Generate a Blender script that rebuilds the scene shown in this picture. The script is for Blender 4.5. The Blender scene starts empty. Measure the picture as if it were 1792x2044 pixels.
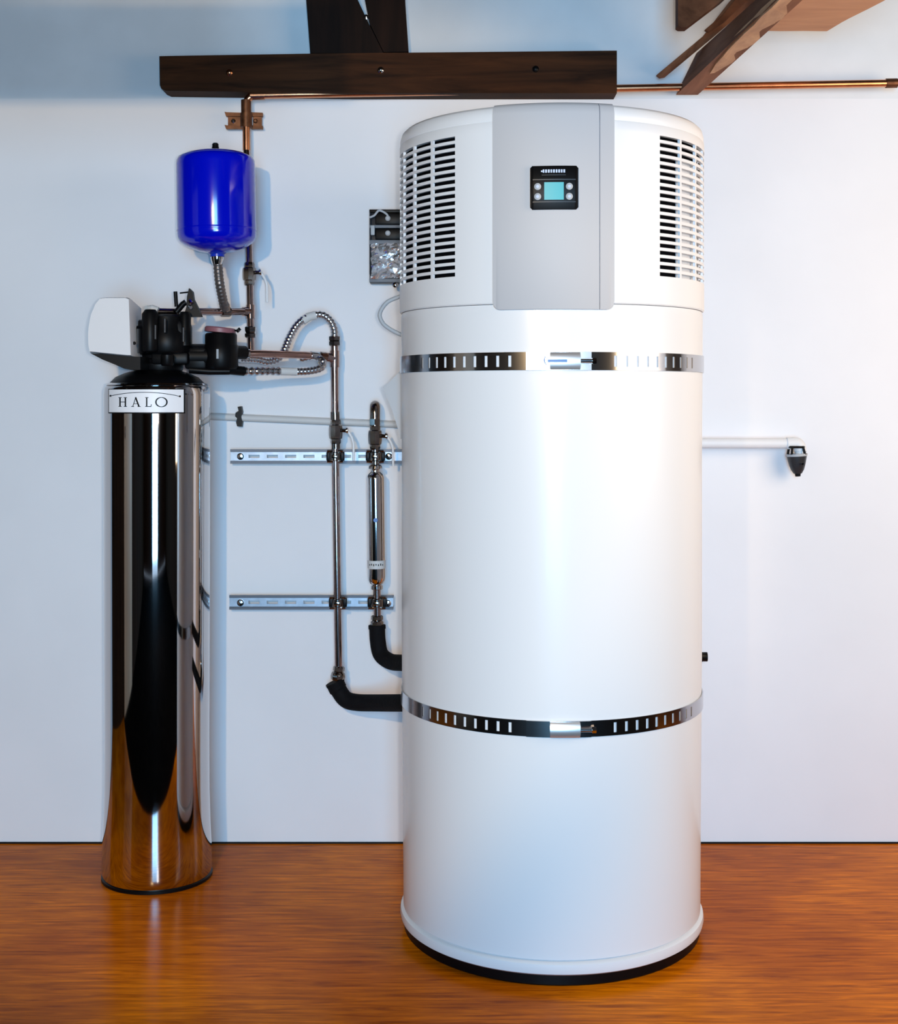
import bpy, bmesh, math, random
from mathutils import Vector, Matrix
random.seed(7)
C = bpy.context.scene.collection
SC = bpy.context.scene
PI = math.pi
R_ = math.radians

# ------------------------------------------------------------------ camera, world, lights, exposure
F, HX, HY, CZ = 2706.0, 896.0, 800.0, 1.11       # focal length in pixels, principal point, eye height
cd = bpy.data.cameras.new('camera'); cam = bpy.data.objects.new('camera', cd); C.objects.link(cam)
cam.location = (0, 0, CZ); cam.rotation_euler = (R_(90), 0, 0)
cd.sensor_fit = 'HORIZONTAL'; cd.sensor_width = 36.0
cd.lens = F / 1792 * 36.0
cd.shift_x = 0.0; cd.shift_y = -(1022 - HY) / 1792.0
cd.clip_start = 0.01; cd.clip_end = 100
SC.camera = cam

wd = bpy.data.worlds.new('world'); SC.world = wd; wd.use_nodes = True
wd.node_tree.nodes['Background'].inputs['Color'].default_value = (.62, .78, 1, 1)
wd.node_tree.nodes['Background'].inputs['Strength'].default_value = 1.0

def point_light(name, loc, power, col, rad):
    l = bpy.data.lights.new(name, 'POINT'); l.energy = power; l.color = col; l.shadow_soft_size = rad
    o = bpy.data.objects.new(name, l); C.objects.link(o); o.location = loc; return o

def area_light(name, loc, target, sx, sy, power, col):
    l = bpy.data.lights.new(name, 'AREA'); l.shape = 'RECTANGLE'; l.size = sx; l.size_y = sy
    l.energy = power; l.color = col
    o = bpy.data.objects.new(name, l); C.objects.link(o); o.location = loc
    o.rotation_euler = (Vector(target) - Vector(loc)).to_track_quat('-Z', 'Y').to_euler(); return o

KEY = Vector((-.60, -.15, 1.66))                                     # shaded work lamp left of and above the camera
kl = bpy.data.lights.new('work_lamp', 'SPOT'); kl.energy = 142; kl.color = (1, .66, .296); kl.shadow_soft_size = .04
kl.spot_size = R_(44); kl.spot_blend = .38
ko = bpy.data.objects.new('work_lamp', kl); C.objects.link(ko); ko.location = KEY
ko.rotation_euler = (Vector((-.57, 3.4, .93)) - KEY).to_track_quat('-Z', 'Y').to_euler()
point_light('camera_flash', (.06, .02, 1.13), 68, (1, .93, .87), .025)
area_light('window_daylight', (1.9, 1.90, 1.45), (.7, 3.3, 1.35), 1.3, 1.2, 30, (1, .74, .48))

area_light('frontal_fill', (.05, -2.36, 1.12), (.05, 3, 1.12), 1.05, 2.0, 192, (.227, .585, .95))  # added unseen area light, soft fill from behind the camera

SC.view_settings.view_transform = 'Standard'
SC.view_settings.look = 'None'
SC.view_settings.gamma = 1.0
SC.view_settings.use_curve_mapping = False
SC.view_settings.exposure = 0.0

def W(px, py, d):                                                    # a photograph pixel taken out to its real distance
    return Vector(((px - HX) * d / F, d, CZ + (HY - py) * d / F))

# ------------------------------------------------------------------ materials
def nodes_of(name):
    m = bpy.data.materials.new(name); m.use_nodes = True
    nt = m.node_tree; return m, nt, nt.nodes['Principled BSDF']

def mat(name, col, rough=.5, metal=0.0, spec=.5, coat=0.0, var=0.0, vscale=20, bump=0.0, emit=None):
    m, nt, b = nodes_of(name)
    b.inputs['Base Color'].default_value = (*col, 1)
    b.inputs['Roughness'].default_value = rough; b.inputs['Metallic'].default_value = metal
    b.inputs['Specular IOR Level'].default_value = spec
    b.inputs['Coat Weight'].default_value = coat; b.inputs['Coat Roughness'].default_value = .06
    if emit:
        b.inputs['Emission Color'].default_value = (*emit[0], 1); b.inputs['Emission Strength'].default_value = emit[1]
    if var or bump:
        tc = nt.nodes.new('ShaderNodeTexCoord'); n = nt.nodes.new('ShaderNodeTexNoise')
        n.inputs['Scale'].default_value = vscale; n.inputs['Detail'].default_value = 5
        nt.links.new(tc.outputs['Object'], n.inputs['Vector'])
        if var:
            r = nt.nodes.new('ShaderNodeValToRGB')
            r.color_ramp.elements[0].position = .3; r.color_ramp.elements[1].position = .7
            r.color_ramp.elements[0].color = (*[c * (1 - var) for c in col], 1)
            r.color_ramp.elements[1].color = (*[min(1, c * (1 + var)) for c in col], 1)
            nt.links.new(n.outputs['Fac'], r.inputs['Fac']); nt.links.new(r.outputs['Color'], b.inputs['Base Color'])
        if bump:
            bp = nt.nodes.new('ShaderNodeBump'); bp.inputs['Strength'].default_value = bump; bp.inputs['Distance'].default_value = .004
            nt.links.new(n.outputs['Fac'], bp.inputs['Height']); nt.links.new(bp.outputs['Normal'], b.inputs['Normal'])
    return m

def wood(name, dark, light, scale, rough=.5, spec=.5, coat=0.0, bump=.15, patches=None):
    m, nt, b = nodes_of(name)
    tc = nt.nodes.new('ShaderNodeTexCoord'); mp = nt.nodes.new('ShaderNodeMapping')
    mp.inputs['Scale'].default_value = scale
    nt.links.new(tc.outputs['Object'], mp.inputs['Vector'])
    n = nt.nodes.new('ShaderNodeTexNoise'); n.inputs['Scale'].default_value = 1; n.inputs['Detail'].default_value = 9
    n.inputs['Roughness'].default_value = .62; n.inputs['Distortion'].default_value = .6
    nt.links.new(mp.outputs['Vector'], n.inputs['Vector'])
    r = nt.nodes.new('ShaderNodeValToRGB')
    r.color_ramp.elements[0].position = .32; r.color_ramp.elements[1].position = .68
    r.color_ramp.elements[0].color = (*dark, 1); r.color_ramp.elements[1].color = (*light, 1)
    nt.links.new(n.outputs['Fac'], r.inputs['Fac'])
    src = r.outputs['Color']
    if patches:
        n2 = nt.nodes.new('ShaderNodeTexNoise'); n2.inputs['Scale'].default_value = 2.2; n2.inputs['Detail'].default_value = 3
        nt.links.new(tc.outputs['Object'], n2.inputs['Vector'])
        r2 = nt.nodes.new('ShaderNodeValToRGB')
        r2.color_ramp.elements[0].position = .40; r2.color_ramp.elements[1].position = .62
        r2.color_ramp.elements[0].color = (*patches, 1); r2.color_ramp.elements[1].color = (1, 1, 1, 1)
        nt.links.new(n2.outputs['Fac'], r2.inputs['Fac'])
        mx = nt.nodes.new('ShaderNodeMix'); mx.data_type = 'RGBA'; mx.blend_type = 'MULTIPLY'
        mx.inputs['Factor'].default_value = 1
        nt.links.new(src, mx.inputs[6]); nt.links.new(r2.outputs['Color'], mx.inputs[7])
        src = mx.outputs[2]
    nt.links.new(src, b.inputs['Base Color'])
    b.inputs['Roughness'].default_value = rough; b.inputs['Specular IOR Level'].default_value = spec
    b.inputs['Coat Weight'].default_value = coat; b.inputs['Coat Roughness'].default_value = .08
    bp = nt.nodes.new('ShaderNodeBump'); bp.inputs['Strength'].default_value = bump; bp.inputs['Distance'].default_value = .003
    nt.links.new(n.outputs['Fac'], bp.inputs['Height']); nt.links.new(bp.outputs['Normal'], b.inputs['Normal'])
    return m

M = {}
M['wall'] = mat('wall_paint', (.80, .81, .84), .62, spec=.3, var=.025, vscale=3.5, bump=.06)
M['wall_hi'] = mat('wall_upper_grey', (.73, .745, .765), .7, spec=.2, var=.05, vscale=6, bump=.08)
M['floor'] = wood('floor_wood', (.36, .078, .0008), (.92, .26, .0008), (7, 90, 1), .22, .035, .0, .05, (.66, .56, .62))
M['dark_floor'] = mat('dark_concrete', (.004, .0036, .0036), .95, spec=.0, var=.3, vscale=6)
M['dark_room'] = wood('dark_timber_lining', (.012, .007, .005), (.030, .016, .009), (7, 7, 1.2), .8, .04)
M['tan'] = mat('tan_door_paint', (.50, .38, .27), .5, var=.1, vscale=4)
M['beam'] = wood('dark_stained_timber', (.012, .0042, .0012), (.062, .021, .0065), (3, 10, 34), .7, .12)
M['post'] = wood('black_brown_timber', (.004, .0018, .001), (.016, .006, .003), (26, 10, 2.5), .7, .12)
M['joist'] = wood('brown_joist_timber', (.15, .058, .028), (.33, .135, .066), (20, 3, 20), .7, .12)
M['joist_dark'] = wood('dark_joist_timber', (.085, .030, .013), (.22, .082, .038), (14, 4, 14), .7, .10)
M['splinter'] = wood('pale_split_timber', (.38, .18, .08), (.68, .38, .19), (22, 5, 22), .6, .3)
M['ply'] = wood('orange_plywood', (.46, .19, .07), (.64, .30, .13), (3, 12, 3), .5, .3)
M['enamel'] = mat('white_enamel', (.785, .80, .825), .27, spec=.25, coat=.08)
M['enamel_head'] = mat('white_plastic_shell', (.81, .82, .84), .36, spec=.4, coat=.1)
M['panel'] = mat('grey_panel_plastic', (.50, .505, .53), .55, spec=.35)
M['black'] = mat('black_plastic', (.0022, .0022, .0028), .42, spec=.16)
M['black_soft'] = mat('black_rubber_foam', (.004, .004, .005), .8, spec=.15, bump=.3, vscale=120)
M['void'] = mat('dark_vent_shade', (.003, .003, .004), .9, spec=.02)
M['vent_lit'] = mat('pale_lit_interior', (.62, .63, .66), .6, spec=.3)
M['steel'] = mat('stainless_strap', (.52, .52, .54), .16, 1.0)
M['mirror'] = mat('polished_stainless_jacket', (.56, .54, .54), .045, 1.0)
M['plate'] = mat('satin_glare_buckle', (.80, .81, .84), .36, .85)  # paler metal puts the flash glare into the buckle colour
M['chrome'] = mat('chrome_plate', (.70, .68, .68), .10, 1.0)
M['nickel'] = mat('tarnished_tube', (.50, .37, .345), .14, 1.0, var=.12, vscale=30)
M['rosy'] = mat('rosy_tube', (.70, .42, .34), .24, 1.0, var=.12, vscale=30)
M['brass'] = mat('dull_fitting_metal', (.24, .205, .185), .17, 1.0, var=.2, vscale=40)
M['copper'] = mat('copper_tube', (.66, .29, .15), .26, 1.0, var=.18, vscale=25)
M['copper_dark'] = mat('oxidised_copper', (.15, .065, .032), .5, .9, var=.35, vscale=60)
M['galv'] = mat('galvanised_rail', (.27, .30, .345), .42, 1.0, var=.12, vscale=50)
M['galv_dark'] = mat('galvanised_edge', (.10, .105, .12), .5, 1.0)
M['braid'] = mat('braided_steel', (.60, .60, .63), .25, 1.0)
M['braid_dark'] = mat('dark_braided_sheath', (.20, .17, .16), .40, .8)
M['blue'] = mat('royal_blue_enamel', (.0, .004, .56), .13, spec=.5, coat=.25)
M['blue_dark'] = mat('blue_neck_enamel', (.004, .03, .42), .3)
M['white'] = mat('white_plastic', (.72, .72, .74), .45, spec=.4)
M['pvc'] = mat('white_pvc', (.78, .79, .81), .4, spec=.4)
M['conduit'] = mat('off_white_conduit', (.60, .61, .61), .5, spec=.3)
M['grey'] = mat('grey_cable_sheath', (.42, .45, .48), .5, spec=.3)
M['rail_grey'] = mat('dull_grey_frame', (.16, .18, .21), .5, spec=.3)
M['flap'] = mat('grey_flap_plastic', (.46, .465, .48), .5, spec=.3)
M['label'] = mat('white_label', (.93, .93, .96), .4, spec=.4)
M['ink'] = mat('black_ink', (.004, .004, .005), .5, spec=.2)
M['logo'] = mat('pale_blue_print', (.50, .60, .80), .5)
M['rose'] = mat('dull_red_lid', (.26, .10, .12), .45)
M['lcd'] = mat('cyan_screen', (.05, .36, .40), .4, emit=((.05, .42, .48), .16))
M['foil'] = mat('crumpled_clear_foil', (.90, .91, .94), .15, .86)
M['blue_print'] = mat('blue_print', (.04, .14, .42), .4)
M['cup'] = mat('charcoal_cup_plastic', (.02, .021, .025), .4, spec=.4)

# ------------------------------------------------------------------ mesh helpers
ORI = {}
class MB:
    def __init__(s): s.v = []; s.f = []
    def add(s, vs, fs):
        o = len(s.v); s.v += [tuple(v) for v in vs]; s.f += [tuple(i + o for i in f) for f in fs]; return s
    def box(s, c, size, rot=None, bev=0.0):
        bm = bmesh.new(); bmesh.ops.create_cube(bm, size=1)
        bmesh.ops.scale(bm, vec=size, verts=bm.verts)
        if bev: bmesh.ops.bevel(bm, geom=bm.edges[:], offset=bev, segments=2, affect='EDGES', profile=.5)
        mtx = Matrix.Translation(c) @ (rot.to_4x4() if rot else Matrix())
        bm.verts.index_update()
        s.add([mtx @ v.co for v in bm.verts], [[v.index for v in f.verts] for f in bm.faces]); bm.free(); return s
    def prism(s, poly, vec):                                         # flat outline (3-D points) given the thickness vec
        n = len(poly); vec = Vector(vec); p = [Vector(q) for q in poly]
        nrm = Vector((0, 0, 0))
        for i in range(n): nrm += p[i].cross(p[(i + 1) % n])
        if nrm.dot(vec) > 0: p.reverse()
        vs = p + [q + vec for q in p]
        fs = [list(range(n)), list(range(2 * n - 1, n - 1, -1))]
        fs += [[(i + 1) % n, i, i + n, (i + 1) % n + n] for i in range(n)]
        return s.add(vs, fs)
    def tube(s, path, r, seg=14, cap=True):
        P = [Vector(p) for p in path]; n = len(P)
        rr = r if isinstance(r, (list, tuple)) else [r] * n
        T = []
        for i in range(n):
            t = (P[min(i + 1, n - 1)] - P[max(i - 1, 0)])
            T.append(t.normalized() if t.length > 1e-9 else T[-1])
        a = Vector((0, 0, 1)) if abs(T[0].z) < .9 else Vector((1, 0, 0))
        u = T[0].cross(a).normalized(); vs = []; fs = []
        for i in range(n):
            if i:
                ax = T[i - 1].cross(T[i])
                if ax.length > 1e-8: u = Matrix.Rotation(T[i - 1].angle(T[i]), 3, ax.normalized()) @ u
            w = T[i].cross(u).normalized()
            for k in range(seg):
                q = 2 * PI * k / seg
                vs.append(P[i] + (u * math.cos(q) + w * math.sin(q)) * rr[i])
        for i in range(n - 1):
            for k in range(seg):
                k2 = (k + 1) % seg
                fs.append((i * seg + k, i * seg + k2, (i + 1) * seg + k2, (i + 1) * seg + k))
        if cap:
            fs.append(tuple(range(seg - 1, -1, -1))); fs.append(tuple((n - 1) * seg + k for k in range(seg)))
        return s.add(vs, fs)
    def lathe(s, prof, base, axis=(0, 0, 1), seg=48, hexa=False):     # prof: (radius, height)
        ax = Vector(axis).normalized(); a = Vector((0, 0, 1)) if abs(ax.z) < .9 else Vector((1, 0, 0))
        u = ax.cross(a).normalized(); w = ax.cross(u); base = Vector(base); vs = []; fs = []
        n = len(prof)
        for r, h in prof:
            for k in range(seg):
                q = 2 * PI * k / seg
                vs.append(base + ax * h + (u * math.cos(q) + w * math.sin(q)) * max(r, 1e-5))
        for i in range(n - 1):
            for k in range(seg):
                k2 = (k + 1) % seg
                fs.append((i * seg + k, i * seg + k2, (i + 1) * seg + k2, (i + 1) * seg + k))
        fs.append(tuple(range(seg - 1, -1, -1))); fs.append(tuple((n - 1) * seg + k for k in range(seg)))
        return s.add(vs, fs)
    def shell(s, cx, cy, cols, rows, skip=None, zmod=None):           # part of a drum wall; rows: (z, outer r, inner r)
        skip = skip or (lambda i, j: False); nc, nr = len(cols), len(rows); vs = []; fs = []
        for side in (1, 2):
            for j in range(nr):
                for i in range(nc):
                    z, r = rows[j][0], rows[j][side]
                    if zmod: z = zmod(cols[i], z)
                    q = R_(cols[i]); vs.append((cx + r * math.sin(q), cy - r * math.cos(q), z))
        O = lambda i, j: j * nc + i
        I = lambda i, j: nc * nr + j * nc + i
        on = lambda i, j: 0 <= i < nc - 1 and 0 <= j < nr - 1 and not skip(i, j)
        for j in range(nr - 1):
            for i in range(nc - 1):
                if not on(i, j): continue
                fs.append((O(i, j), O(i + 1, j), O(i + 1, j + 1), O(i, j + 1)))
                fs.append((I(i, j), I(i, j + 1), I(i + 1, j + 1), I(i + 1, j)))
                if not on(i - 1, j): fs.append((O(i, j), O(i, j + 1), I(i, j + 1), I(i, j)))
                if not on(i + 1, j): fs.append((O(i + 1, j), I(i + 1, j), I(i + 1, j + 1), O(i + 1, j + 1)))
                if not on(i, j - 1): fs.append((O(i, j), I(i, j), I(i + 1, j), O(i + 1, j)))
                if not on(i, j + 1): fs.append((O(i, j + 1), O(i + 1, j + 1), I(i + 1, j + 1), I(i, j + 1)))
        return s.add(vs, fs)
    def build(s, name, m, parent=None, smooth=True, ang=38):
        o = ORI[parent.name] if parent else Vector((0, 0, 0))
        me = bpy.data.meshes.new(name)
        me.from_pydata([tuple(Vector(v) - o) for v in s.v], [], s.f); me.update()
        me.materials.append(M[m])
        if smooth: me.shade_smooth(); me.set_sharp_from_angle(angle=R_(ang))
        ob = bpy.data.objects.new(name, me); C.objects.link(ob)
        if parent: ob.parent = parent
        ORI[ob.name] = o
        return ob

def thing(name, loc, label, cat, group=None):
    o = bpy.data.objects.new(name, None); o.empty_display_size = .05; C.objects.link(o); o.location = loc
    ORI[o.name] = Vector(loc); o['label'] = label; o['category'] = cat
    if group: o['group'] = group
    return o
def tag(o, label, cat, group=None):
    o['label'] = label; o['category'] = cat
    if group: o['group'] = group
    return o
def struct(o): o['kind'] = 'structure'; return o

def smooth_path(pts, n=10):                                           # Catmull-Rom through the points
    P = [Vector(p) for p in pts]; P = [P[0] * 2 - P[1]] + P + [P[-1] * 2 - P[-2]]; out = []
    for i in range(1, len(P) - 2):
        for k in range(n):
            t = k / n; a, b, c, d = P[i - 1], P[i], P[i + 1], P[i + 2]
            out.append(.5 * ((2 * b) + (c - a) * t + (2 * a - 5 * b + 4 * c - d) * t * t + (3 * b - a - 3 * c + d) * t ** 3))
    out.append(P[-2]); return out
def even(path, step):
    out = [path[0]]; acc = 0
    for a, b in zip(path, path[1:]):
        L = (b - a).length; t = step - acc
        while t <= L:
            out.append(a + (b - a) * (t / L)); t += step
        acc = (acc + L) % step
    out.append(path[-1]); return out
def ribbed(mb, pts, r, amp=.10, step=.0022, seg=14):
    p = even(smooth_path(pts), step)
    mb.tube(p, [r * (1 + (amp if (i // 2) % 2 else -amp)) for i in range(len(p))], seg); return mb
def bend(a, b, c, r, n=8):                                            # straight a-b-c with a round corner at b
    a, b, c = Vector(a), Vector(b), Vector(c); u = (a - b).normalized(); v = (c - b).normalized()
    p, q = b + u * r, b + v * r; out = [a]
    for k in range(n + 1):
        t = k / n; out.append(p * (1 - t) ** 2 + b * 2 * t * (1 - t) + q * t * t)
    out.append(c); return out

# ------------------------------------------------------------------ the setting
WY = 3.4
XL, XR, YB, ZT = -2.3, 2.4, -2.4, 2.5
YF = 2.33                                                            # the varnished boards stop here; darker floor lies in front
fl = struct(MB().box(((XL + XR) / 2, (WY + YF) / 2 + .05, -.02), (XR - XL, WY - YF + .10, .04)).build('floor', 'floor', smooth=False))
MB().box(((XL + XR) / 2, (YF + YB) / 2, -.05), (XR - XL + .2, YF - YB + .2, .06)).build('front_floor', 'dark_floor', fl, smooth=False)
ZS = 1.868                                                            # where the lower wall ends and the slightly greyer upper part starts
wb = struct(MB().box(((XL + XR) / 2, WY + .05, ZS / 2 - .02), (XR - XL + .2, .10, ZS + .04)).build('wall_back', 'wall', smooth=False))
MB().box(((XL + XR) / 2, WY + .052, (ZS + ZT) / 2), (XR - XL + .2, .10, ZT - ZS)).build('upper_panel', 'wall_hi', wb, smooth=False)
struct(MB().box((XL - .05, (WY + YB) / 2, ZT / 2), (.10, WY - YB, ZT)).build('wall_left', 'dark_room', smooth=False))
fw = MB()                                                             # front wall behind the camera, opening added for the frontal fill light
for x0, x1, z0, z1 in ((XL, -.50, 0, ZT), (.60, XR, 0, ZT), (-.50, .60, 2.14, ZT)):
    fw.box(((x0 + x1) / 2, YB - .05, (z0 + z1) / 2), (x1 - x0, .10, z1 - z0))
struct(fw.build('wall_front', 'dark_room', smooth=False))
rw = MB()                                                             # right wall with a window opening
for y0, y1, z0, z1 in ((YB, 1.25, 0, ZT), (2.55, WY, 0, ZT), (1.25, 2.55, 0, .85), (1.25, 2.55, 2.05, ZT)):
    rw.box((XR + .05, (y0 + y1) / 2, (z0 + z1) / 2), (.10, y1 - y0, z1 - z0))
struct(rw.build('wall_right', 'dark_room', smooth=False))
struct(MB().box(((XL + XR) / 2, (WY + YB) / 2, ZT + .05), (XR - XL + .2, WY - YB + .2, .10)).build('ceiling', 'dark_room', smooth=False))
struct(MB().box(((XL + XR) / 2, WY - .001, .002), (XR - XL, .004, .004)).build('wall_gap_strip', 'ink', smooth=False))  # black strip stands for the dark contact gap between wall and floor
wn = struct(thing('window_1', (XR, 1.90, .85), '', '')); del wn['label']; del wn['category']
fr = MB()
for y, z, sy, sz in ((1.28, 1.45, .06, 1.2), (2.52, 1.45, .06, 1.2), (1.90, .88, 1.3, .06), (1.90, 2.02, 1.3, .06), (1.90, 1.45, .04, 1.2)):
    fr.box((XR + .03, y, z), (.06, sy, sz))
fr.build('window_frame', 'white', wn, smooth=False)
dr = struct(thing('door_1', (XL, 1.85, 0), '', '')); del dr['label']; del dr['category']
MB().box((XL + .02, 1.85, 1.02), (.04, .86, 2.04), bev=.004).build('door_leaf', 'tan', dr)
MB().lathe([(.026, 0), (.026, .008), (.010, .010), (.010, .04), (.024, .045), (.026, .06), (.018, .07)], (XL + .04, 2.2, 1.0), (1, 0, 0), 20).build('door_knob', 'chrome', dr)

# ------------------------------------------------------------------ timbers of the roof
bt = thing('timber_beam', W(775, 187, 3.33), 'long dark horizontal timber beam fixed across wall above the boiler', 'beam')
MB().prism([W(318, 112, 3.33), W(618, 107, 3.33), W(1231, 101, 3.33), W(1231, 186, 3.33), W(700, 186, 3.33), W(331, 181, 3.33), W(322, 177, 3.33), W(319, 170, 3.33)],
           (0, WY - 3.33 - .001, 0)).build('beam_body', 'beam', bt, smooth=False)
for px, py in ((458, 145), (760, 140), (1069, 138)):
    MB().lathe([(.008, 0), (.008, .002), (.005, .005), (0, .006)], W(px, py, 3.33), (0, -1, 0), 14).build('bolt_head', 'copper' if px == 458 else ('chrome' if px == 760 else 'black'), bt)
ps = thing('timber_post', W(712, 105, 3.35), 'black brown double board post rising above the long dark beam', 'post')
d = 3.352
zt = ZT - CZ; ytop = HY - zt * F / d + 2
MB().prism([W(619, 106, d), W(765, 106, d), W(735, 45, d), W(714, 0, d), W(694, -60, d), W(694, ytop, d), W(600, ytop, d), W(611, 0, d)],
           (0, WY - d - .001, 0)).build('board', 'post', ps, smooth=False)
d = 3.358; ytop = HY - zt * F / d + 2
MB().prism([W(765.5, 104, d), W(815, 103, d), W(808, 0, d), W(800, ytop, d), W(714, ytop, d), W(728, 0, d), W(737, 45, d)],
           (0, WY - d - .001, 0)).build('board', 'post', ps, smooth=False)
MB().lathe([(.006, 0), (.006, .002), (0, .004)], W(731, 34, 3.352), (0, -1, 0), 12).build('nail_head', 'chrome', ps)

jt = thing('ceiling_joist', W(1372, 186, 3.38), 'brown ceiling joist with pale splintered edge meeting wall right of boiler', 'joist')
def bar4(x0, y0, x1, y1, wd, z0, z1, mb=None, zb1=None, hb=None):      # a squared bar between two plan points
    mb = mb or MB(); a = Vector((x0, y0, 0)); b = Vector((x1, y1, 0)); n = (b - a).normalized(); n = Vector((n.y, -n.x, 0)) * wd / 2
    zb_ = z0 if zb1 is None else zb1; h = z1 - z0
    vs = [a - n + Vector((0, 0, z0)), a + n + Vector((0, 0, z0)), b + n + Vector((0, 0, zb_)), b - n + Vector((0, 0, zb_))]
    vs += [v + Vector((0, 0, h)) for v in vs]
    return mb.add(vs, [(0, 1, 2, 3), (7, 6, 5, 4), (0, 4, 5, 1), (1, 5, 6, 2), (2, 6, 7, 3), (3, 7, 4, 0)])
zb = CZ + .764
S0 = [Vector((.567, 3.385, zb)), Vector((.621, 3.385, zb)), Vector((.662, 3.30, zb + .082)), Vector((.602, 3.30, zb + .082))]
S1 = [Vector((.627, 2.55, zb)), Vector((.676, 2.55, zb)), Vector((.692, 2.55, zb + .056)), Vector((.645, 2.60, zb + .056))]
S2 = [q + (q - p) * .6 for p, q in zip(S0, S1)]
MB().add(S0 + S1 + S2, [(3, 2, 1, 0), (8, 9, 10, 11)] + [(r * 4 + k, r * 4 + (k + 1) % 4, r * 4 + 4 + (k + 1) % 4, r * 4 + 4 + k) for r in (0, 1) for k in range(4)]).build('joist_body', 'joist', jt, smooth=False)
sp = MB(); pts = []
for i in range(17):
    t = i / 16; y = 3.12 - t * 1.0
    pts.append((.598 + .050 * t + .003 * random.uniform(-1, 1), y, .638 + .068 * t + .004 * random.uniform(-1, 1)))
pts[0] = (.606, 3.15, .616)
lo = [Vector((a, y, zb - .004)) for a, y, b in pts]; hi = [Vector((b, y, zb - .003 + .008 * random.random())) for a, y, b in pts]
for i in range(16):
    q = [lo[i], hi[i], hi[i + 1], lo[i + 1]]; up = Vector((0, 0, .016))
    sp.add(q + [v + up for v in q], [(3, 2, 1, 0), (4, 5, 6, 7), (0, 1, 5, 4), (1, 2, 6, 5), (2, 3, 7, 6), (3, 0, 4, 7)])
sp.build('splintered_edge', 'splinter', jt, smooth=False)

def stick(name, a, b, wd, th, m, label):
    a, b = Vector(a), Vector(b); t = (b - a).normalized()
    q = t.to_track_quat('X', 'Z').to_matrix()
    o = MB().box((a + b) / 2, ((b - a).length, wd, th), q, .0015).build(name, m, None); return tag(o, label, 'wood')
def sloped(px, py, off=0.0): return W(px, py, 3.37 - off - max(-.05, (150 - py)) * .0022)   # loose boards lean from the wall towards the room
tag(MB().prism([sloped(x, y) for x, y in ((1309, 152), (1316, 157), (1326, 155), (1420, 77), (1511, 0), (1557, -42), (1500, -42), (1452, 8), (1400, 76))], (0, -.014, 0)).build('thin_batten', 'joist', None, smooth=False),
    'thin brown batten slanting up from the wall left of joist', 'wood')
tag(MB().prism([sloped(x, y, .03) for x, y in ((1405, 62), (1412, 66), (1444, 46), (1475, 17), (1532, -42), (1492, -42), (1467, 0), (1438, 34))], (0, -.014, 0)).build('wooden_lath', 'joist_dark', None, smooth=False),
    'short dark lath lying on the thin batten beside the joist', 'wood')
dd = 3.05
tag(MB().prism([W(1353, -90, dd), W(1353, 51, dd), W(1358, 54, dd), W(1371, 54, dd), W(1442, 0, dd), W(1540, -90, dd)], (0, .035, 0)).build('angled_board_end', 'joist_dark', None, smooth=False),
    'brown board end with pointed lower corner above the thin batten', 'board')
zs = 2.004
pl = thing('plywood_sheet', (.9, 2.9, zs), 'orange plywood sheet lying on the joist at top right', 'plywood')
edge = [(.752, 3.275), (.80, 3.279), (.86, 3.277), (.914, 3.28), (.928, 3.20), (.935, 3.17), (.957, 3.09), (.972, 3.03), (.985, 2.9), (1.0, 2.2), (.70, 2.2), (.735, 2.9)]
MB().prism([(x, y, zs) for x, y in edge], (0, 0, .012)).build('sheet', 'ply', pl, smooth=False)
bar4(.705, 3.16, .715, 2.3, .012, zs - .03, zs - .001).build('dark_cleat', 'joist_dark', pl, smooth=False)

# unseen timbers added above the frame to shade the wall from the lamp
def throw(px, py, t): return KEY + (W(px, py, WY) - KEY) * t
t = .655; zq = throw(300, 203, t).z
tie = bar4(XL + .01, throw(300, 203, t).y, throw(700, 203, t).x, throw(300, 203, t).y, .05, zq, zq + .16).build('shade_tie', 'beam', None, smooth=False)
struct(tie)
a, b = throw(1265, 150, t), throw(1090, -62, t)
br = stick('shade_brace', a, b + (b - a) * .9, .02, .066, 'joist', '')
del br['label'], br['category']; struct(br)

# ------------------------------------------------------------------ heat pump boiler
BX, BY = .216, 2.88
RB, RH = .316, .3205
def ang(px, r):                                                       # angle on the drum seen at a pixel column
    lo_, hi_ = -84.0, 84.0
    for _ in range(50):
        m = (lo_ + hi_) / 2; q = R_(m)
        if HX + F * (BX + r * math.sin(q)) / (BY - r * math.cos(q)) < px: lo_ = m
        else: hi_ = m
    return (lo_ + hi_) / 2
bo = thing('water_heater', (BX, BY, 0), 'tall white cylindrical heat pump water heater with vents and grey control panel', 'water heater')
MB().lathe([(.308, .0), (.311, .003), (.311, .03)], (BX, BY, 0), seg=72).build('base', 'black', bo)  # black base widened to stand for the shadow under the ring
MB().lathe([(.30, .021), (.312, .021), (.3175, .025), (.3195, .034), (.318, .043), (.3125, .047), (.30, .048)], (BX, BY, 0), seg=128).build('base_ring', 'enamel', bo)
MB().lathe([(.30, .046), (.3125, .050), (.314, .3), (RB, .6), (RB, 1.0), (.3175, 1.28), (.3172, 1.288), (.3155, 1.2935), (.300, 1.2935)], (BX, BY, 0), seg=160).build('tank_jacket', 'enamel', bo)

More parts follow.
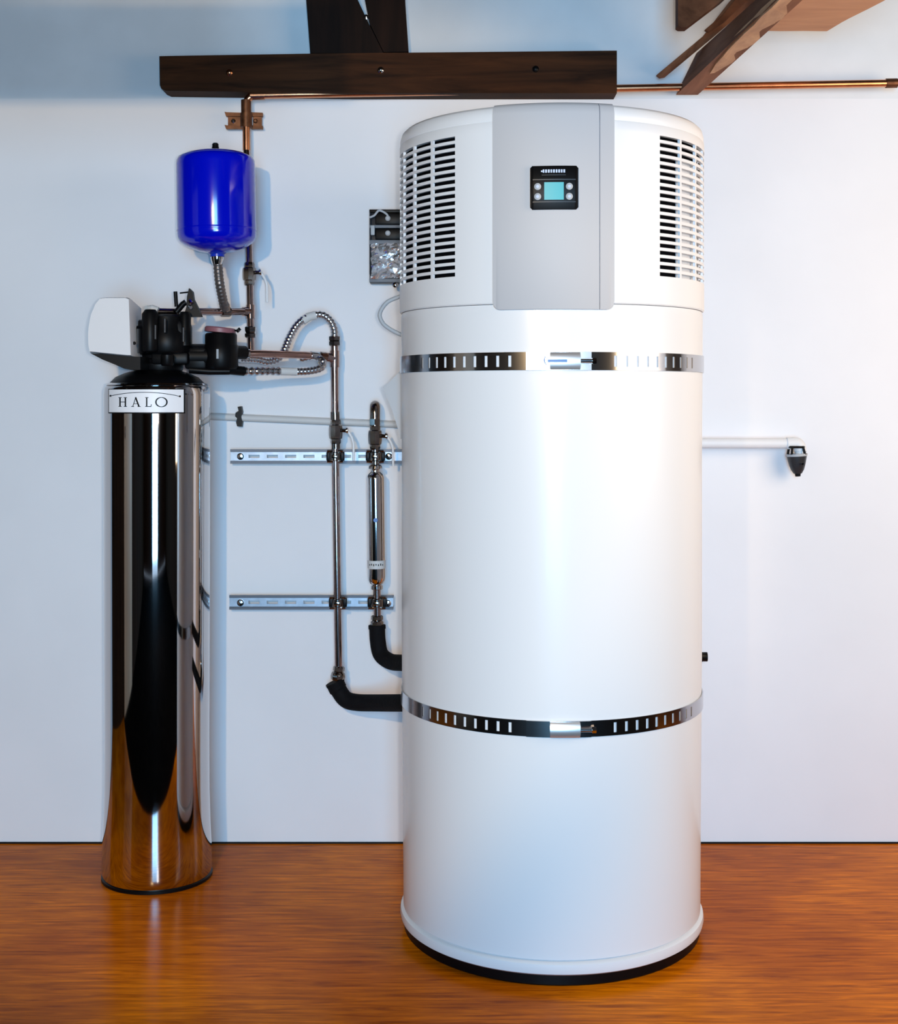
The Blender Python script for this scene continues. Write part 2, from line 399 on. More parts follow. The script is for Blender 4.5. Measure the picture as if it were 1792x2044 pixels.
Z0, Z1 = 1.2945, 1.6435
PIT, SLOT = .01391, .0078
VT = 1.6235; VB = VT - 19 * PIT - SLOT                                 # top and bottom of the vent openings
CW, CG = 11.3, 1.2
vl = [(-39.6 - i * (CW + CG) - CW, -39.6 - i * (CW + CG)) for i in range(6)]
vr = [(36.8 + i * (CW + CG), 36.8 + i * (CW + CG) + CW) for i in range(6)]
L0, L1 = vl[-1][0], vl[0][1]; Q0, Q1 = vr[0][0], vr[-1][1]
cols = [-180 + 4 * i for i in range(91)]
cols = sorted(set([c for c in cols if min(abs(c - e) for e in (L0, L1, Q0, Q1)) > .7] + [L0, L1, Q0, Q1]))
rows = [(Z0, .300, .298), (Z0, .3185, .298), (Z0 + .0025, RH, .312), (VB, RH, .312), (VT, RH, .312), (Z1 - .002, RH, .312), (Z1, .3192, .312)]
def hole(i, j):
    c = (cols[i] + cols[i + 1]) / 2
    return j == 3 and (L0 < c < L1 or Q0 < c < Q1)
MB().shell(BX, BY, cols, rows, hole).build('head_shell', 'enamel_head', bo)
MB().lathe([(.300, Z1 - .001), (.3185, Z1), (.3195, Z1 + .0015), (.3190, 1.656), (.3160, 1.667), (.3090, 1.6735), (.298, 1.6755), (.2, 1.682), (0, 1.686)], (BX, BY, 0), seg=128).build('top_cap', 'enamel_head', bo)
MB().lathe([(.306, Z0 + .01), (.306, Z1 - .01)], (BX, BY, 0), seg=72).build('inner_shade_drum', 'void', bo)  # black drum stands in for the shaded inside of the head
for cs in (vl, vr):
    lo_, hi_ = min(c[0] for c in cs), max(c[1] for c in cs)
    vg = MB()
    cc = sorted(cs)
    for a, b in zip(cc, cc[1:]):
        vg.shell(BX, BY, [a[1], b[0]], [(VB, RH - .0008, .3145), (VT, RH - .0008, .3145)])
    g = vg.build('vent_grille', 'enamel_head', bo)
    n = 30; arc = [lo_ + (hi_ - lo_) * k / n for k in range(n + 1)]
    for k in range(19):
        zt_ = VT - k * PIT - SLOT; zb_ = VT - (k + 1) * PIT
        MB().shell(BX, BY, arc, [(zb_, RH - .0006, .3142), (zt_, RH - .0006, .3142)]).build('slat', 'enamel_head', g)
# pale sheet added behind the right vent's outer columns, imitates its lit interior
MB().shell(BX, BY, [vr[1][0] - .3 + i * 4 for i in range(17)], [(VB - .004, .3085, .3065), (VT - 2.6 * PIT, .3085, .3065)]).build('lit_vent_sheet', 'vent_lit', bo)

pa, pb, pc = ang(983, .324), ang(1196, .324), ang(1226, .324)
def corner(side, r_deg, h):
    def zm(a, z):
        if z > 1.40: return z
        e = (a - pa) if side < 0 else (pc - a)
        if e < r_deg: return z + h * (1 - math.sqrt(max(0, 1 - ((r_deg - e) / r_deg) ** 2)))
        return z
    return zm
zlow = CZ + (HY - 617) * (BY - .324) / F
prow = [(zlow, .3235, .3190), (zlow + .0015, .3245, .3190), (1.45, .3245, .3190), (1.655, .3245, .3190), (1.667, .3220, .316), (1.6745, .3150, .309), (1.6775, .300, .297)]
cl = sorted(set([pa + .35 * i for i in range(9)] + [pa + 2.8 + (pb - pa - 2.8) * i / 16 for i in range(17)]))
MB().shell(BX, BY, cl, prow, zmod=corner(-1, 2.7, .015)).build('control_panel', 'panel', bo)
cr = sorted(set([pb + .25] + [pb + .25 + (pc - 2.8 - pb - .25) * i / 4 for i in range(5)] + [pc - 2.8 + .35 * i for i in range(9)]))
MB().shell(BX, BY, cr, prow, zmod=corner(1, 2.7, .015)).build('panel_trim', 'panel', bo)
def zz(py, r=.327): return CZ + (HY - py) * (BY - r) / F
def patch(mb, px0, px1, py0, py1, r0, r1, n=8):
    a, b = ang(px0, r1), ang(px1, r1)
    return mb.shell(BX, BY, [a + (b - a) * i / n for i in range(n + 1)], [(zz(py1), r1, r0), (zz(py0), r1, r0)])
dp = MB()
da, db = ang(1058, .329), ang(1154, .329); z0, z1 = zz(418), zz(331)
ncol = [da + (db - da) * i / 24 for i in range(25)]
def rc(a, z):
    e = min(a - da, db - a) * PI / 180 * .329; r = .004
    k = r - math.sqrt(max(0, r * r - (r - min(e, r)) ** 2))
    return z + k if z < (z0 + z1) / 2 else z - k
dp.shell(BX, BY, ncol, [(z0, .3290, .3246), (z0 + .0015, .3300, .3246), (z1 - .0015, .3300, .3246), (z1, .3290, .3246)], zmod=rc)
dp = dp.build('display_unit', 'black', bo)
patch(MB(), 1086, 1125, 364, 399, .3301, .3306).build('screen', 'lcd', dp)
for py0, py1 in ((357.5, 359.5), (402, 404)):
    patch(MB(), 1063, 1149, py0, py1, .3300, .3303).build('bezel_line', 'cup', dp)
def on_drum(px, py, r):
    q = R_(ang(px, r)); return Vector((BX + r * math.sin(q), BY - r * math.cos(q), zz(py, r))), Vector((math.sin(q), -math.cos(q), 0))
for px, py in ((1073, 372), (1073, 392), (1136, 372), (1136, 392)):
    p, n = on_drum(px, py, .3298)
    MB().lathe([(.0066, 0), (.0066, .0015), (.0055, .0024), (0, .0026)], p, n, 20).build('button', 'grey', dp)
    MB().lathe([(.0030, .0026), (.0028, .0030), (0, .0031)], p, n, 14).build('button_icon', 'logo', dp)
lg = MB()                                                             # the tiny illegible maker line above the screen
patch(lg, 1079.5, 1082.5, 340.5, 343.5, .3301, .3304, 1)
xx = 1083
for i, wdt in enumerate((4, 4.5, 4.5, 4, 4.6, 4, 4.4, 4, 4.4)):
    patch(lg, xx, xx + wdt - .9, 338.5, 345, .3301, .3304, 1); xx += wdt + .9
lg.build('maker_print', 'logo', dp)
patch(MB(), 1081, 1129, 349, 350, .3301, .3304, 6).build('underline', 'cup', dp)

# steel straps with punched slots
def strap(zc, h, rr, bolder):
    cs = set(); sl = []
    for s in (-1, 1):
        for i in range(10):
            c = s * (18.3 + 4.33 * i); sl.append((c - .52, c + .52))
    for a, b in sl: cs.add(a); cs.add(b)
    base = [-180 + 4 * i for i in range(91)]
    cs |= {c for c in base if all(not (a - .8 < c < b + .8) for a, b in sl)}
    cs = sorted(cs)
    def sk(i, j): return j == 1 and any(a - .01 < cs[i] and cs[i + 1] < b + .01 for a, b in sl)
    st = MB().shell(BX, BY, cs, [(zc - h, rr + .0028, rr + .0006), (zc - h * .62, rr + .0028, rr + .0006), (zc + h * .62, rr + .0028, rr + .0006), (zc + h, rr + .0028, rr + .0006)], sk).build('strap', 'steel', bo)
    h2 = h * 1.0
    a0, a1 = -12.6, 9.5
    MB().shell(BX, BY, [a0 + (a1 - a0) * i / 10 for i in range(11)], [(zc - h2, rr + .0055, rr + .0028), (zc + h2, rr + .0055, rr + .0028)]).build('buckle_plate', 'plate' if bolder else 'steel', st)  # upper plate paler for its flash glare, lower one kept dark
    hs = MB().shell(BX, BY, [-4.5 + i for i in range(11)], [(zc - h2 * .95, rr + .010, rr + .0055), (zc - h2 * .5, rr + .0145, rr + .0055), (zc + h2 * .5, rr + .0145, rr + .0055), (zc + h2 * .95, rr + .010, rr + .0055)])
    hs.build('screw_housing', 'plate', st)
    q = R_(8); p = Vector((BX + (rr + .011) * math.sin(q), BY - (rr + .011) * math.cos(q), zc))
    tx = Vector((math.cos(R_(2)), math.sin(R_(2)), 0))
    MB().tube([p - tx * .026, p + tx * .008], .0042, 12).tube([p + tx * .008, p + tx * .016], .0062, 6).build('clamp_screw', 'steel', st)
    if bolder:
        m = MB()
        patch_z = lambda px0, px1, zA, zB: m.shell(BX, BY, [ang(px0, rr + .0148), ang((px0 + px1) / 2, rr + .0148), ang(px1, rr + .0148)], [(zA, rr + .0150, rr + .0146), (zB, rr + .0150, rr + .0146)])
        patch_z(1093, 1132, zc - h2 * .16, zc + h2 * .16)
        for k in range(6):
            t0 = -1 + k / 3; t1 = t0 + 1 / 3
            x0 = 1085 + 3.5 * t0 * t0
            patch_z(x0, x0 + 2.4, zc + t0 * h2 * .48, zc + t1 * h2 * .48)
        m.build('stamped_mark', 'blue_print', st)
    return st
strap(CZ + (HY - 720.5) * (BY - .319) / F, .0172, .3172, True)
strap(CZ + (HY - 1456) * (BY - .319) / F, .0152, .3156, False)
# fittings at the sides and the back of the boiler
def rear(phi, r, z): q = R_(phi); return Vector((BX + r * math.sin(q), BY - r * math.cos(q), z))
fl_ = MB().prism([W(764, 773, 2.99), W(776, 764, 2.99), W(797, 742, 2.99), W(815, 742, 2.99), W(815, 876, 2.99), W(799, 876, 2.99), W(793, 852, 2.99), W(782, 818, 2.99)], (0, .012, 0))
fl_.build('side_flap', 'flap', bo, smooth=False)
cab = smooth_path([W(815, 585, 3.05), W(795, 593, 3.05), W(772, 604, 3.05), W(758, 626, 3.05), W(764, 645, 3.05), W(780, 658, 3.05), W(800, 668, 3.05), W(815, 674, 3.05)])
MB().tube(cab, .0046, 12).build('looped_cable', 'grey', bo)
dq = BY + .02
MB().lathe([(.013, 0), (.013, .012), (.010, .016), (.010, .026), (0, .027)], (BX + RB - .006, dq, CZ + (HY - 1311) * dq / F), (1, 0, 0), 20).build('side_port', 'black', bo)

# ------------------------------------------------------------------ filter tank
TX, TY = -.682, 3.17
ft = thing('water_filter_tank', (TX, TY, 0), 'tall mirror polished steel filter tank with black valve head and white control cover', 'filter tank')
RT = .1215
prof = [(.110, 0), (.121, .002), (.1255, .010), (.1262, .03), (.1255, .07), (.1230, .12), (.1205, .20), (.1200, .30), (.1208, .5), (.1215, .8), (.1218, 1.05), (.1218, 1.125), (.1205, 1.1385), (.1165, 1.1455), (.108, 1.147)]
MB().lathe(prof, (TX, TY, 0), seg=128).build('steel_jacket', 'mirror', ft, ang=60)
MB().lathe([(.1262, 0), (.1275, .001), (.1275, .007), (.1262, .008)], (TX, TY, 0), seg=96).build('foot_ring', 'black', ft)
MB().lathe([(.112, 1.142), (.108, 1.152), (.095, 1.165), (.075, 1.174), (.055, 1.180), (.046, 1.184)], (TX, TY, 0), seg=72).build('dome', 'black', ft)
MB().lathe([(.118, 1.1462), (.1155, 1.1500), (.111, 1.1515), (.106, 1.1505)], (TX, TY, 0), seg=96).build('rim_ring', 'chrome', ft)
def tang(px):
    lo_, hi_ = -80.0, 95.0
    for _ in range(50):
        m = (lo_ + hi_) / 2; q = R_(m)
        if HX + F * (TX + RT * math.sin(q)) / (TY - RT * math.cos(q)) < px: lo_ = m
        else: hi_ = m
    return (lo_ + hi_) / 2
def tz(py): return CZ + (HY - py) * (TY - .117) / F
def tcols(p0, p1, n): a, b = tang(p0), tang(p1); return [a + (b - a) * i / n for i in range(n + 1)]
MB().shell(TX, TY, tcols(217, 369, 16), [(tz(825.5), .1224, .1217), (tz(776), .1224, .1217)]).build('label_border', 'ink', ft)
lb = MB().shell(TX, TY, tcols(218.5, 366, 16), [(tz(823), .1228, .1224), (tz(777.5), .1228, .1224)]).build('name_plate', 'label', ft)
lt = MB()
def stroke(x0, y0, x1, y1, w0, w1=None):                               # a stroke on the label: pixel centre line and widths
    w1 = w0 if w1 is None else w1; n = 4; L = math.hypot(x1 - x0, y1 - y0); nx, ny = -(y1 - y0) / L, (x1 - x0) / L; vs = []; fs = []
    for k in range(n + 1):
        t_ = k / n; x = x0 + (x1 - x0) * t_; y = y0 + (y1 - y0) * t_; hw = (w0 + (w1 - w0) * t_) / 2
        for sg in (-1, 1):
            a = R_(tang(x + nx * hw * sg)); z = tz(y + ny * hw * sg)
            for r in (.1229, .1232): vs.append((TX + r * math.sin(a), TY - r * math.cos(a), z))
    for k in range(n):
        o = k * 4; fs += [(o + 1, o + 3, o + 7, o + 5), (o, o + 4, o + 6, o + 2), (o, o + 1, o + 5, o + 4), (o + 2, o + 6, o + 7, o + 3)]
    fs += [(0, 2, 3, 1), (n * 4, n * 4 + 1, n * 4 + 3, n * 4 + 2)]
    lt.add(vs, fs)
T_, B_ = 793, 812
for x in (240.5, 251):                                                # H
    stroke(x, T_, x, B_, 2.6); stroke(x - 3, T_ + .6, x + 3, T_ + .6, 1.2); stroke(x - 3, B_ - .6, x + 3, B_ - .6, 1.2)
stroke(240.5, 802.5, 251, 802.5, 1.3)
stroke(271.5, T_, 265.5, B_, 1.3); stroke(271, T_, 278, B_, 2.9); stroke(268, 806, 275.5, 806, 1.2)          # A
stroke(262.5, B_ - .6, 268, B_ - .6, 1.2); stroke(275, B_ - .6, 281, B_ - .6, 1.2)
stroke(293, T_, 293, B_, 2.6); stroke(290, T_ + .6, 296.5, T_ + .6, 1.2); stroke(290, B_ - .6, 301.5, B_ - .6, 1.3); stroke(301.3, B_, 302, 807, 1.2)   # L
N = 20
for k in range(N):                                                    # O
    a, b = 2 * PI * k / N, 2 * PI * (k + 1) / N
    stroke(322 + 11 * math.cos(a), 802.7 + 9.4 * math.sin(a), 322 + 11 * math.cos(b), 802.7 + 9.4 * math.sin(b), 1.1 + 1.9 * abs(math.cos(a)), 1.1 + 1.9 * abs(math.cos(b)))
N = 14
ar = [(221 + 138 * k / N, 790.5 - 8 * math.sin(PI * k / N) ** .8 + 1.0 * k / N) for k in range(N + 1)]
for p, q in zip(ar, ar[1:]): stroke(*p, *q, 1.2)
for x, y in ((221.5, 790), (358.5, 791)): stroke(x - 1.7, y, x + 1.7, y, 3.4)
lt.build('lettering', 'ink', lb, smooth=False)
# valve head
MB().lathe([(.050, 1.180), (.052, 1.184), (.052, 1.196), (.044, 1.198), (.044, 1.206), (.050, 1.208), (.050, 1.218), (.040, 1.222)], (TX + .008, TY, 0), seg=40).build('neck_collar', 'black', ft)
hd = MB()
hc = W(326, 668, 3.16)
hd.box(hc + Vector((0, 0, -.008)), (.118, .11, .080), bev=.012)
hd.lathe([(.050, 0), (.054, .006), (.054, .040), (.048, .052), (.044, .084), (.036, .090)], W(334, 706, 3.14), seg=36)
hd.lathe([(.017, 0), (.019, .004), (.019, .086), (.012, .096)], W(300, 702, 3.09), seg=20)
hd.lathe([(.014, 0), (.014, .07), (.010, .078)], W(369, 690, 3.12), seg=20)
hd.lathe([(.017, 0), (.017, .055), (.011, .062)], W(275, 705, 3.10), seg=20)
hd.box(W(345, 716, 3.15), (.085, .08, .028), bev=.006)
hd.lathe([(.012, 0), (.015, .004), (.015, .024), (.010, .028)], W(334, 730, 3.08), (0, 0, 1), 18)
hd = hd.build('valve_head', 'black', ft)
for px, py in ((310, 663), (329, 650), (366, 668)):
    MB().tube([W(px, py - 14, 3.075), W(px, py + 14, 3.075)], .0030, 10).build('molded_rib', 'cup', hd)
hf = MB().tube([W(292, 617, 3.11), W(302, 616, 3.12)], .008, 14).tube([W(302, 616, 3.12), W(315, 621, 3.12)], .0095, 14)
hf.build('elbow_fitting', 'conduit', hd)
MB().tube([W(312, 622, 3.13), W(352, 623, 3.16)], .0085, 14).build('outlet_tube', 'brass', hd)
ck = MB()
ck.tube([W(352, 623, 3.15), W(365, 607, 3.15), W(371, 603, 3.15)], .007, 10)
ck.tube([W(350, 582, 3.15), W(352, 612, 3.15)], .0045, 10)
ck.prism([W(377, 575, 3.145), W(384, 582, 3.145), W(386, 597, 3.145), W(396, 617, 3.145), W(402, 632, 3.145), W(366, 632, 3.145), W(372, 612, 3.145), W(373, 592, 3.145)], (0, .02, 0))
ck.tube([W(359, 585, 3.15), W(378, 583, 3.15)], .0018, 8)
ck.build('bypass_lever', 'black', hd)
MB().tube([W(379, 600, 3.14), W(382, 605, 3.135)], .004, 8).tube([W(378, 612, 3.14), W(381, 614, 3.135)], .004, 8).tube([W(354, 625, 3.125), W(357, 632, 3.125)], .0035, 8).build('lever_screw', 'chrome', hd)
vb = MB()
vb.tube([W(380, 712, 3.16), W(420, 712, 3.16)], .030, 24)
vb.box(W(394, 716, 3.16), (.05, .055, .05), bev=.006)
vb.lathe([(.036, 0), (.040, .006), (.040, .054), (.037, .058), (.037, .080), (.034, .084)], W(441, 737, 3.16), seg=32)
vb.tube([W(462, 703, 3.17), W(488, 704, 3.20)], .016, 20)
vb.tube([W(455, 738, 3.17), W(487, 741, 3.19)], .011, 16)
vb.tube([W(378, 738, 3.14), W(418, 741, 3.14), W(458, 741, 3.15)], .0085, 12)
vb = vb.build('bypass_valve', 'black', ft)
MB().lathe([(.034, 0), (.036, .001), (.036, .010), (.033, .013)], W(439, 664.5, 3.16), (.10, 0, 1), seg=32).build('valve_lid', 'rose', vb)
MB().tube([W(434, 697, 3.118), W(434, 716, 3.118)], .0030, 8).build('valve_rib', 'grey', vb)
MB().tube([W(474, 657, 3.15), W(478, 661, 3.15)], .006, 10).tube([W(458, 659, 3.16), W(472, 660, 3.15)], .0022, 8).build('lid_pin', 'black', vb)
# white control cover
d0, d1 = 3.03, 3.15
out = [(199, 594.5), (210, 593), (252, 593), (258.5, 596), (262.5, 711), (255, 711), (178, 703.5), (175, 690), (174.5, 660), (180, 628), (190, 605)]
cvr = MB(); nn = len(out)
f0 = [W(x, y, d0) for x, y in out]
cc0 = sum(f0, Vector()) / nn
fa = [cc0 + (p - cc0) * .965 for p in f0]
ring1 = [p + Vector((0, .010, 0)) for p in f0]
ring2 = [Vector((p.x, p.y + .115, p.z)) for p in f0]
ring2 = [Vector((p.x, p.y, CZ + .20 + (p.z - CZ - .20) * .93 - .012)) if p.z > CZ + .2 else p for p in ring2]
vs = fa + ring1 + ring2
fs = [tuple(range(nn - 1, -1, -1)), tuple(range(2 * nn, 3 * nn))]
for rg in (0, 1):
    for k in range(nn):
        k2 = (k + 1) % nn; fs.append((rg * nn + k, rg * nn + k2, (rg + 1) * nn + k2, (rg + 1) * nn + k))
cvr.add(vs, fs)
cv = cvr.build('control_cover', 'white', ft, ang=30)
MB().prism([W(179, 704.5, d0 + .004), W(262, 712, d0 + .004), W(280, 712, d0 + .004), W(280, 738, d0 + .004), W(262, 738.5, d0 + .004), W(248, 736, d0 + .004), W(230, 728, d0 + .004), W(205, 718, d0 + .004)], (0, .105, 0)).build('cover_base', 'black', ft, smooth=False)
MB().tube([W(266, 685, 3.06), W(268, 685, 3.05)], .004, 10).build('cover_screw', 'chrome', cv)
MB().tube([W(278, 723, 3.075), W(278, 738, 3.075)], .0036, 10).build('drain_nipple', 'chrome', hd)

# ------------------------------------------------------------------ blue expansion tank
ET = 3.19
eb = W(433, 512, ET)
et = thing('expansion_tank', eb, 'glossy royal blue expansion tank with black top valve beside copper riser', 'tank')
ax = (W(430, 300, ET) - W(433.5, 506, ET)).normalized()
sc_ = ET / F
H = (W(430, 300, ET) - W(433.5, 506, ET)).length
r = 78 * sc_
base = W(433.5, 506, ET)
pr = [(.014, 0), (.045, .006), (.070, .016), (r * .93, .027), (r * .985, .036), (r * 1.0, .045), (r * 1.0, H - .036), (r * .99, H - .026), (r * .95, H - .018), (r * .75, H - .009), (r * .45, H - .003), (.01, H)]
MB().lathe(pr, base, ax, 72).build('tank_body', 'blue', et, ang=60)
MB().lathe([(r + .0002, .050), (r + .0012, .053), (r + .0002, .056)], base, ax, 72).build('weld_seam', 'blue', et)
MB().lathe([(.017, -.008), (.017, -.002), (.024, .003), (.024, .006)], base, ax, 24).build('tank_neck', 'blue_dark', et)
MB().lathe([(.009, H - .002), (.0085, H + .006), (.0075, H + .009), (.0075, H + .0145), (.005, H + .017)], base, ax, 20).build('air_valve', 'black', et)

hs = thing('braided_hose', W(449, 622, 3.24), 'short dark braided hose hanging below the blue expansion tank', 'hose')
MB().lathe([(.0160, 0), (.0160, -.004), (.0145, -.010), (.0115, -.018)], W(433.5, 513, ET), (.02, 0, 1), 20).build('hose_nut', 'chrome', hs)
ribbed(MB(), [W(434, 516, ET), W(436, 545, 3.195), W(439, 570, 3.20), W(445, 600, 3.22), W(449, 618, 3.24)], .0108, .05).build('sheath', 'braid_dark', hs)
MB().tube([W(448, 608, 3.235), W(450, 620, 3.242)], .0125, 6).build('hose_ferrule', 'brass', hs)

# ------------------------------------------------------------------ copper main, clip and drop pipe
cp = thing('copper_pipe', W(500, 190, 3.36), 'long copper pipe under the dark beam with drop pipe behind blue tank', 'pipe')
pd = 3.352
MB().tube(bend(W(1785, 166, pd), W(491, 190.5, pd), W(492, 300, pd), .028), .0094, 16).build('pipe_run', 'copper', cp)
MB().tube([W(500, 190.5, pd - .0), W(528, 190, pd)], .0112, 16).build('elbow_socket', 'copper', cp)
MB().tube([W(491, 200, pd), W(491.3, 228, pd)], .0125, 16).build('dark_collar', 'copper_dark', cp)
MB().tube([W(1768, 166.3, pd), W(1790, 166, pd)], .0118, 16).build('end_socket', 'copper_dark', cp)
lp = MB().tube([W(492, 296, pd), W(497, 500, 3.325), W(501, 700, 3.30)], .0088, 16)
lp.build('lower_pipe', 'nickel', cp)
vd = 3.318
def valve(px, py, dpt, parent, s=1.0, lever=True, dark='brass'):
    h = .030 * s
    v = MB().lathe([(.011, -h), (.0125, -h + .004), (.0125, -h + .012), (.0155, -h + .014), (.0165, -.008), (.0165, .008), (.0155, h - .014), (.0125, h - .012), (.0125, h - .004), (.011, h)], W(px, py, dpt), (0, 0, 1), 8).build('valve_body', dark, parent)
    if lever:
        k = dpt / F; c = W(px, py, dpt)
        MB().tube([c + Vector((.012, 0, .004)), c + Vector((.027, -.004, .003))], .0048, 10).build('valve_stem', 'brass', v)
        MB().lathe([(.008, 0), (.008, .004), (.005, .006)], c + Vector((.026, -.004, .003)), (1, 0, .2), 12).build('stem_nut', 'chrome', v)
        MB().tube([c + Vector((.031, -.006, .001)), c + Vector((.040, -.008, -.014)), c + Vector((.044, -.008, -.028)), c + Vector((.0445, -.008, -.070))], [.0035, .0035, .003, .003], 8).build('valve_lever', 'pvc', v)
    return v
valve(497.5, 547, vd, cp, .95)
MB().lathe([(.0115, -.014), (.0145, -.012), (.0145, -.004), (.0120, -.002), (.0145, .004), (.0145, .012), (.0115, .014)], W(500, 663, 3.305), (0, 0, 1), 6).build('union_nut', 'brass', cp)
bpj = MB().tube([W(388, 622, 3.19), W(450, 622.5, 3.25), W(500, 622, 3.31)], .0086, 16); bpj.build('branch_pipe', 'nickel', cp)
MB().tube([W(485, 622, 3.295), W(500, 622, 3.311)], .0112, 14).tube([W(500, 609, 3.311), W(500, 636, 3.309)], .0112, 14).build('tee', 'nickel', cp)
MB().tube([W(442, 622.5, 3.243), W(458, 622.5, 3.257)], .0118, 12).build('branch_socket', 'brass', cp)

sd = thing('pipe_saddle', W(486, 240, 3.37), 'oxidised copper saddle bracket clamping the drop pipe above blue tank', 'bracket')
MB().tube([W(491.2, 226, pd), W(491.4, 254, pd)], .0145, 18).build('saddle_band', 'copper_dark', sd)
wg = MB()
for x0, x1 in ((448, 484), (498, 524)):
    for y0, y1 in ((223, 232), (249, 257)):
        wg.prism([W(x0, y0, 3.365), W(x0 + 4, y0 + 1, 3.365), W(x1, y0 + 2, 3.365), W(x1, y1, 3.365), W(x0 + 3, y1, 3.365)], (0, .012, 0))
    wg.prism([W(x0 + 7, 228, 3.372), W(x1 - 2, 228, 3.372), W(x1 - 2, 254, 3.372), W(x0 + 7, 254, 3.372)], (0, .012, 0))
wg.build('saddle_wing', 'copper_dark', sd, smooth=False)
for px, mm in ((466, 'chrome'), (510, 'copper_dark')):
    MB().lathe([(.0055, 0), (.0055, .003), (.003, .005)], W(px, 242, 3.372), (0, -1, 0), 12).build('saddle_screw', mm, sd)

# ------------------------------------------------------------------ cold riser with its tee
r1 = thing('riser_pipe', W(674, 1350, 3.33), 'slim tarnished riser pipe running down past both rails to black elbow', 'pipe')
rd = 3.325
MB().tube([W(667.5, 676, rd), W(668.5, 850, rd), W(672, 1100, rd), W(675.5, 1330, rd)], .0093, 16).build('pipe_run', 'nickel', r1)
MB().lathe([(.012, -.012), (.0150, -.010), (.0150, -.001), (.0125, 0), (.0150, .002), (.0150, .011), (.012, .012)], W(667.8, 681, rd), (0, 0, 1), 6).build('top_nut', 'brass', r1)
MB().tube([W(652, 713, rd - .01), W(668, 716, rd)], .0115, 14).tube([W(668, 700, rd), W(668, 733, rd)], .0118, 14).build('tee', 'nickel', r1)
xp = thing('cross_pipe', W(560, 707, 3.25), 'pinkish copper cross pipe from black valve to the riser tee', 'pipe')
MB().tube([W(478, 706, 3.20), W(520, 706, 3.22), W(610, 709, 3.28), W(656, 713.5, 3.318)], .0088, 16).build('pipe_run', 'rosy', xp)
MB().tube([W(474, 705, 3.195), W(497, 706, 3.208)], .0115, 14).build('pipe_socket', 'chrome', xp)
MB().tube([W(620, 709.5, 3.288), W(637, 711, 3.300)], .0105, 14).build('pipe_socket', 'chrome', xp)
MB().tube([W(639, 711.4, 3.302), W(650, 712.8, 3.312)], .0118, 8).build('socket_nut', 'brass', xp)
valve(670, 862, rd, r1, 1.0)
MB().tube([W(668.6, 822, rd), W(669, 838, rd)], .0112, 14).build('valve_collar', 'brass', r1)
MB().tube([W(670, 884, rd), W(670.5, 896, rd)], .0108, 14).build('valve_collar', 'brass', r1)
MB().lathe([(.0105, .016), (.0140, .013), (.0140, .004), (.0115, .003), (.0165, -.002), (.0180, -.010), (.0165, -.018), (.012, -.020)], W(675.5, 1342, rd), (.12, 0, 1), 8).build('lower_union', 'brass', r1)
ie = thing('insulated_elbow', W(700, 1400, 3.3), 'lower black foam insulated elbow leading from riser pipe into boiler', 'pipe insulation')
pth = smooth_path([W(668, 1361, rd), W(676, 1378, rd), W(690, 1396, rd - .005), W(712, 1402, rd - .02), W(750, 1403, 3.27), W(830, 1403, 3.14)], 8)
MB().tube(pth, [.0225] * 8 + [.0205] * (len(pth) - 8), 20).build('foam_sleeve', 'black_soft', ie)
MB().tube([pth[0] - (pth[1] - pth[0]).normalized() * .001, pth[0] + (pth[1] - pth[0]).normalized() * .006], .0238, 20).build('sleeve_end', 'black_soft', ie)

# ------------------------------------------------------------------ second riser with the inline cylinder
r2 = thing('inline_filter', W(752, 1250, 3.33), 'chrome inline filter cylinder with top elbow and valve hung beside boiler', 'filter')
MB().tube(bend(W(748, 900, rd), W(748, 811, rd), W(749, 811, WY - .001), .018), .0092, 16).build('top_pipe', 'nickel', r2)
MB().tube(bend(W(748, 850, rd), W(748, 809.5, rd), W(749, 809.5, WY - .02), .020), .0125, 16).build('top_elbow', 'brass', r2)
MB().tube([W(748, 836, rd), W(748.2, 848, rd)], .0145, 6).build('elbow_nut', 'brass', r2)
valve(748.5, 873, rd, r2, 1.0)
MB().tube([W(748.5, 890, rd), W(749, 930, rd)], .0095, 14).build('stub_pipe', 'brass', r2)
cyl = [(.010, 0), (.016, -.004), (.017, -.010), (.011, -.014), (.0115, -.018), (.018, -.024), (.0212, -.030), (.0215, -.036)]
zt_ = W(749, 927, rd); zb_ = W(752, 1172, rd); axz = (zt_ - zb_).normalized(); LL = (zt_ - zb_).length
cyl += [(.0215, -LL + .024), (.0205, -LL + .018), (.017, -LL + .010), (.011, -LL + .006), (.0150, -LL + .004), (.0150, -LL - .004), (.011, -LL - .006)]
cb = MB().lathe(cyl, zt_, axz, 40).build('cylinder', 'chrome', r2)
def oncyl(py): return zt_ + (zb_ - zt_) * ((py - 927) / 245.0)
MB().lathe([(.0219, -.010), (.0219, .010)], oncyl(1126), axz, 40).build('band_label', 'conduit', cb)
for k in range(7):
    q = R_(-45 + 15 * k); c = oncyl(1126)
    MB().box(c + Vector((.0221 * math.sin(q), -.0221 * math.cos(q), .001 * (k % 2))), (.0022, .0006, .0035 + .001 * (k % 3)), Matrix.Rotation(q, 3, 'Z')).build('label_print', 'ink', cb)
MB().lathe([(.0055, 0), (.005, .0006)], oncyl(1037) + Vector((0, -.0212, 0)), (0, -1, 0), 16).build('blue_badge', 'blue_print', cb)
MB().tube([W(752, 1165, rd), W(753, 1236, rd)], .0092, 14).build('lower_pipe', 'nickel', r2)
MB().lathe([(.0115, .012), (.0145, .010), (.0145, .002), (.012, 0), (.0155, -.004), (.0155, -.012), (.012, -.014)], W(752.5, 1238, rd), (0, 0, 1), 8).build('lower_union', 'brass', r2)
ie2 = thing('insulated_elbow', W(765, 1310, 3.3), 'upper black foam insulated elbow below the chrome inline filter', 'pipe insulation')
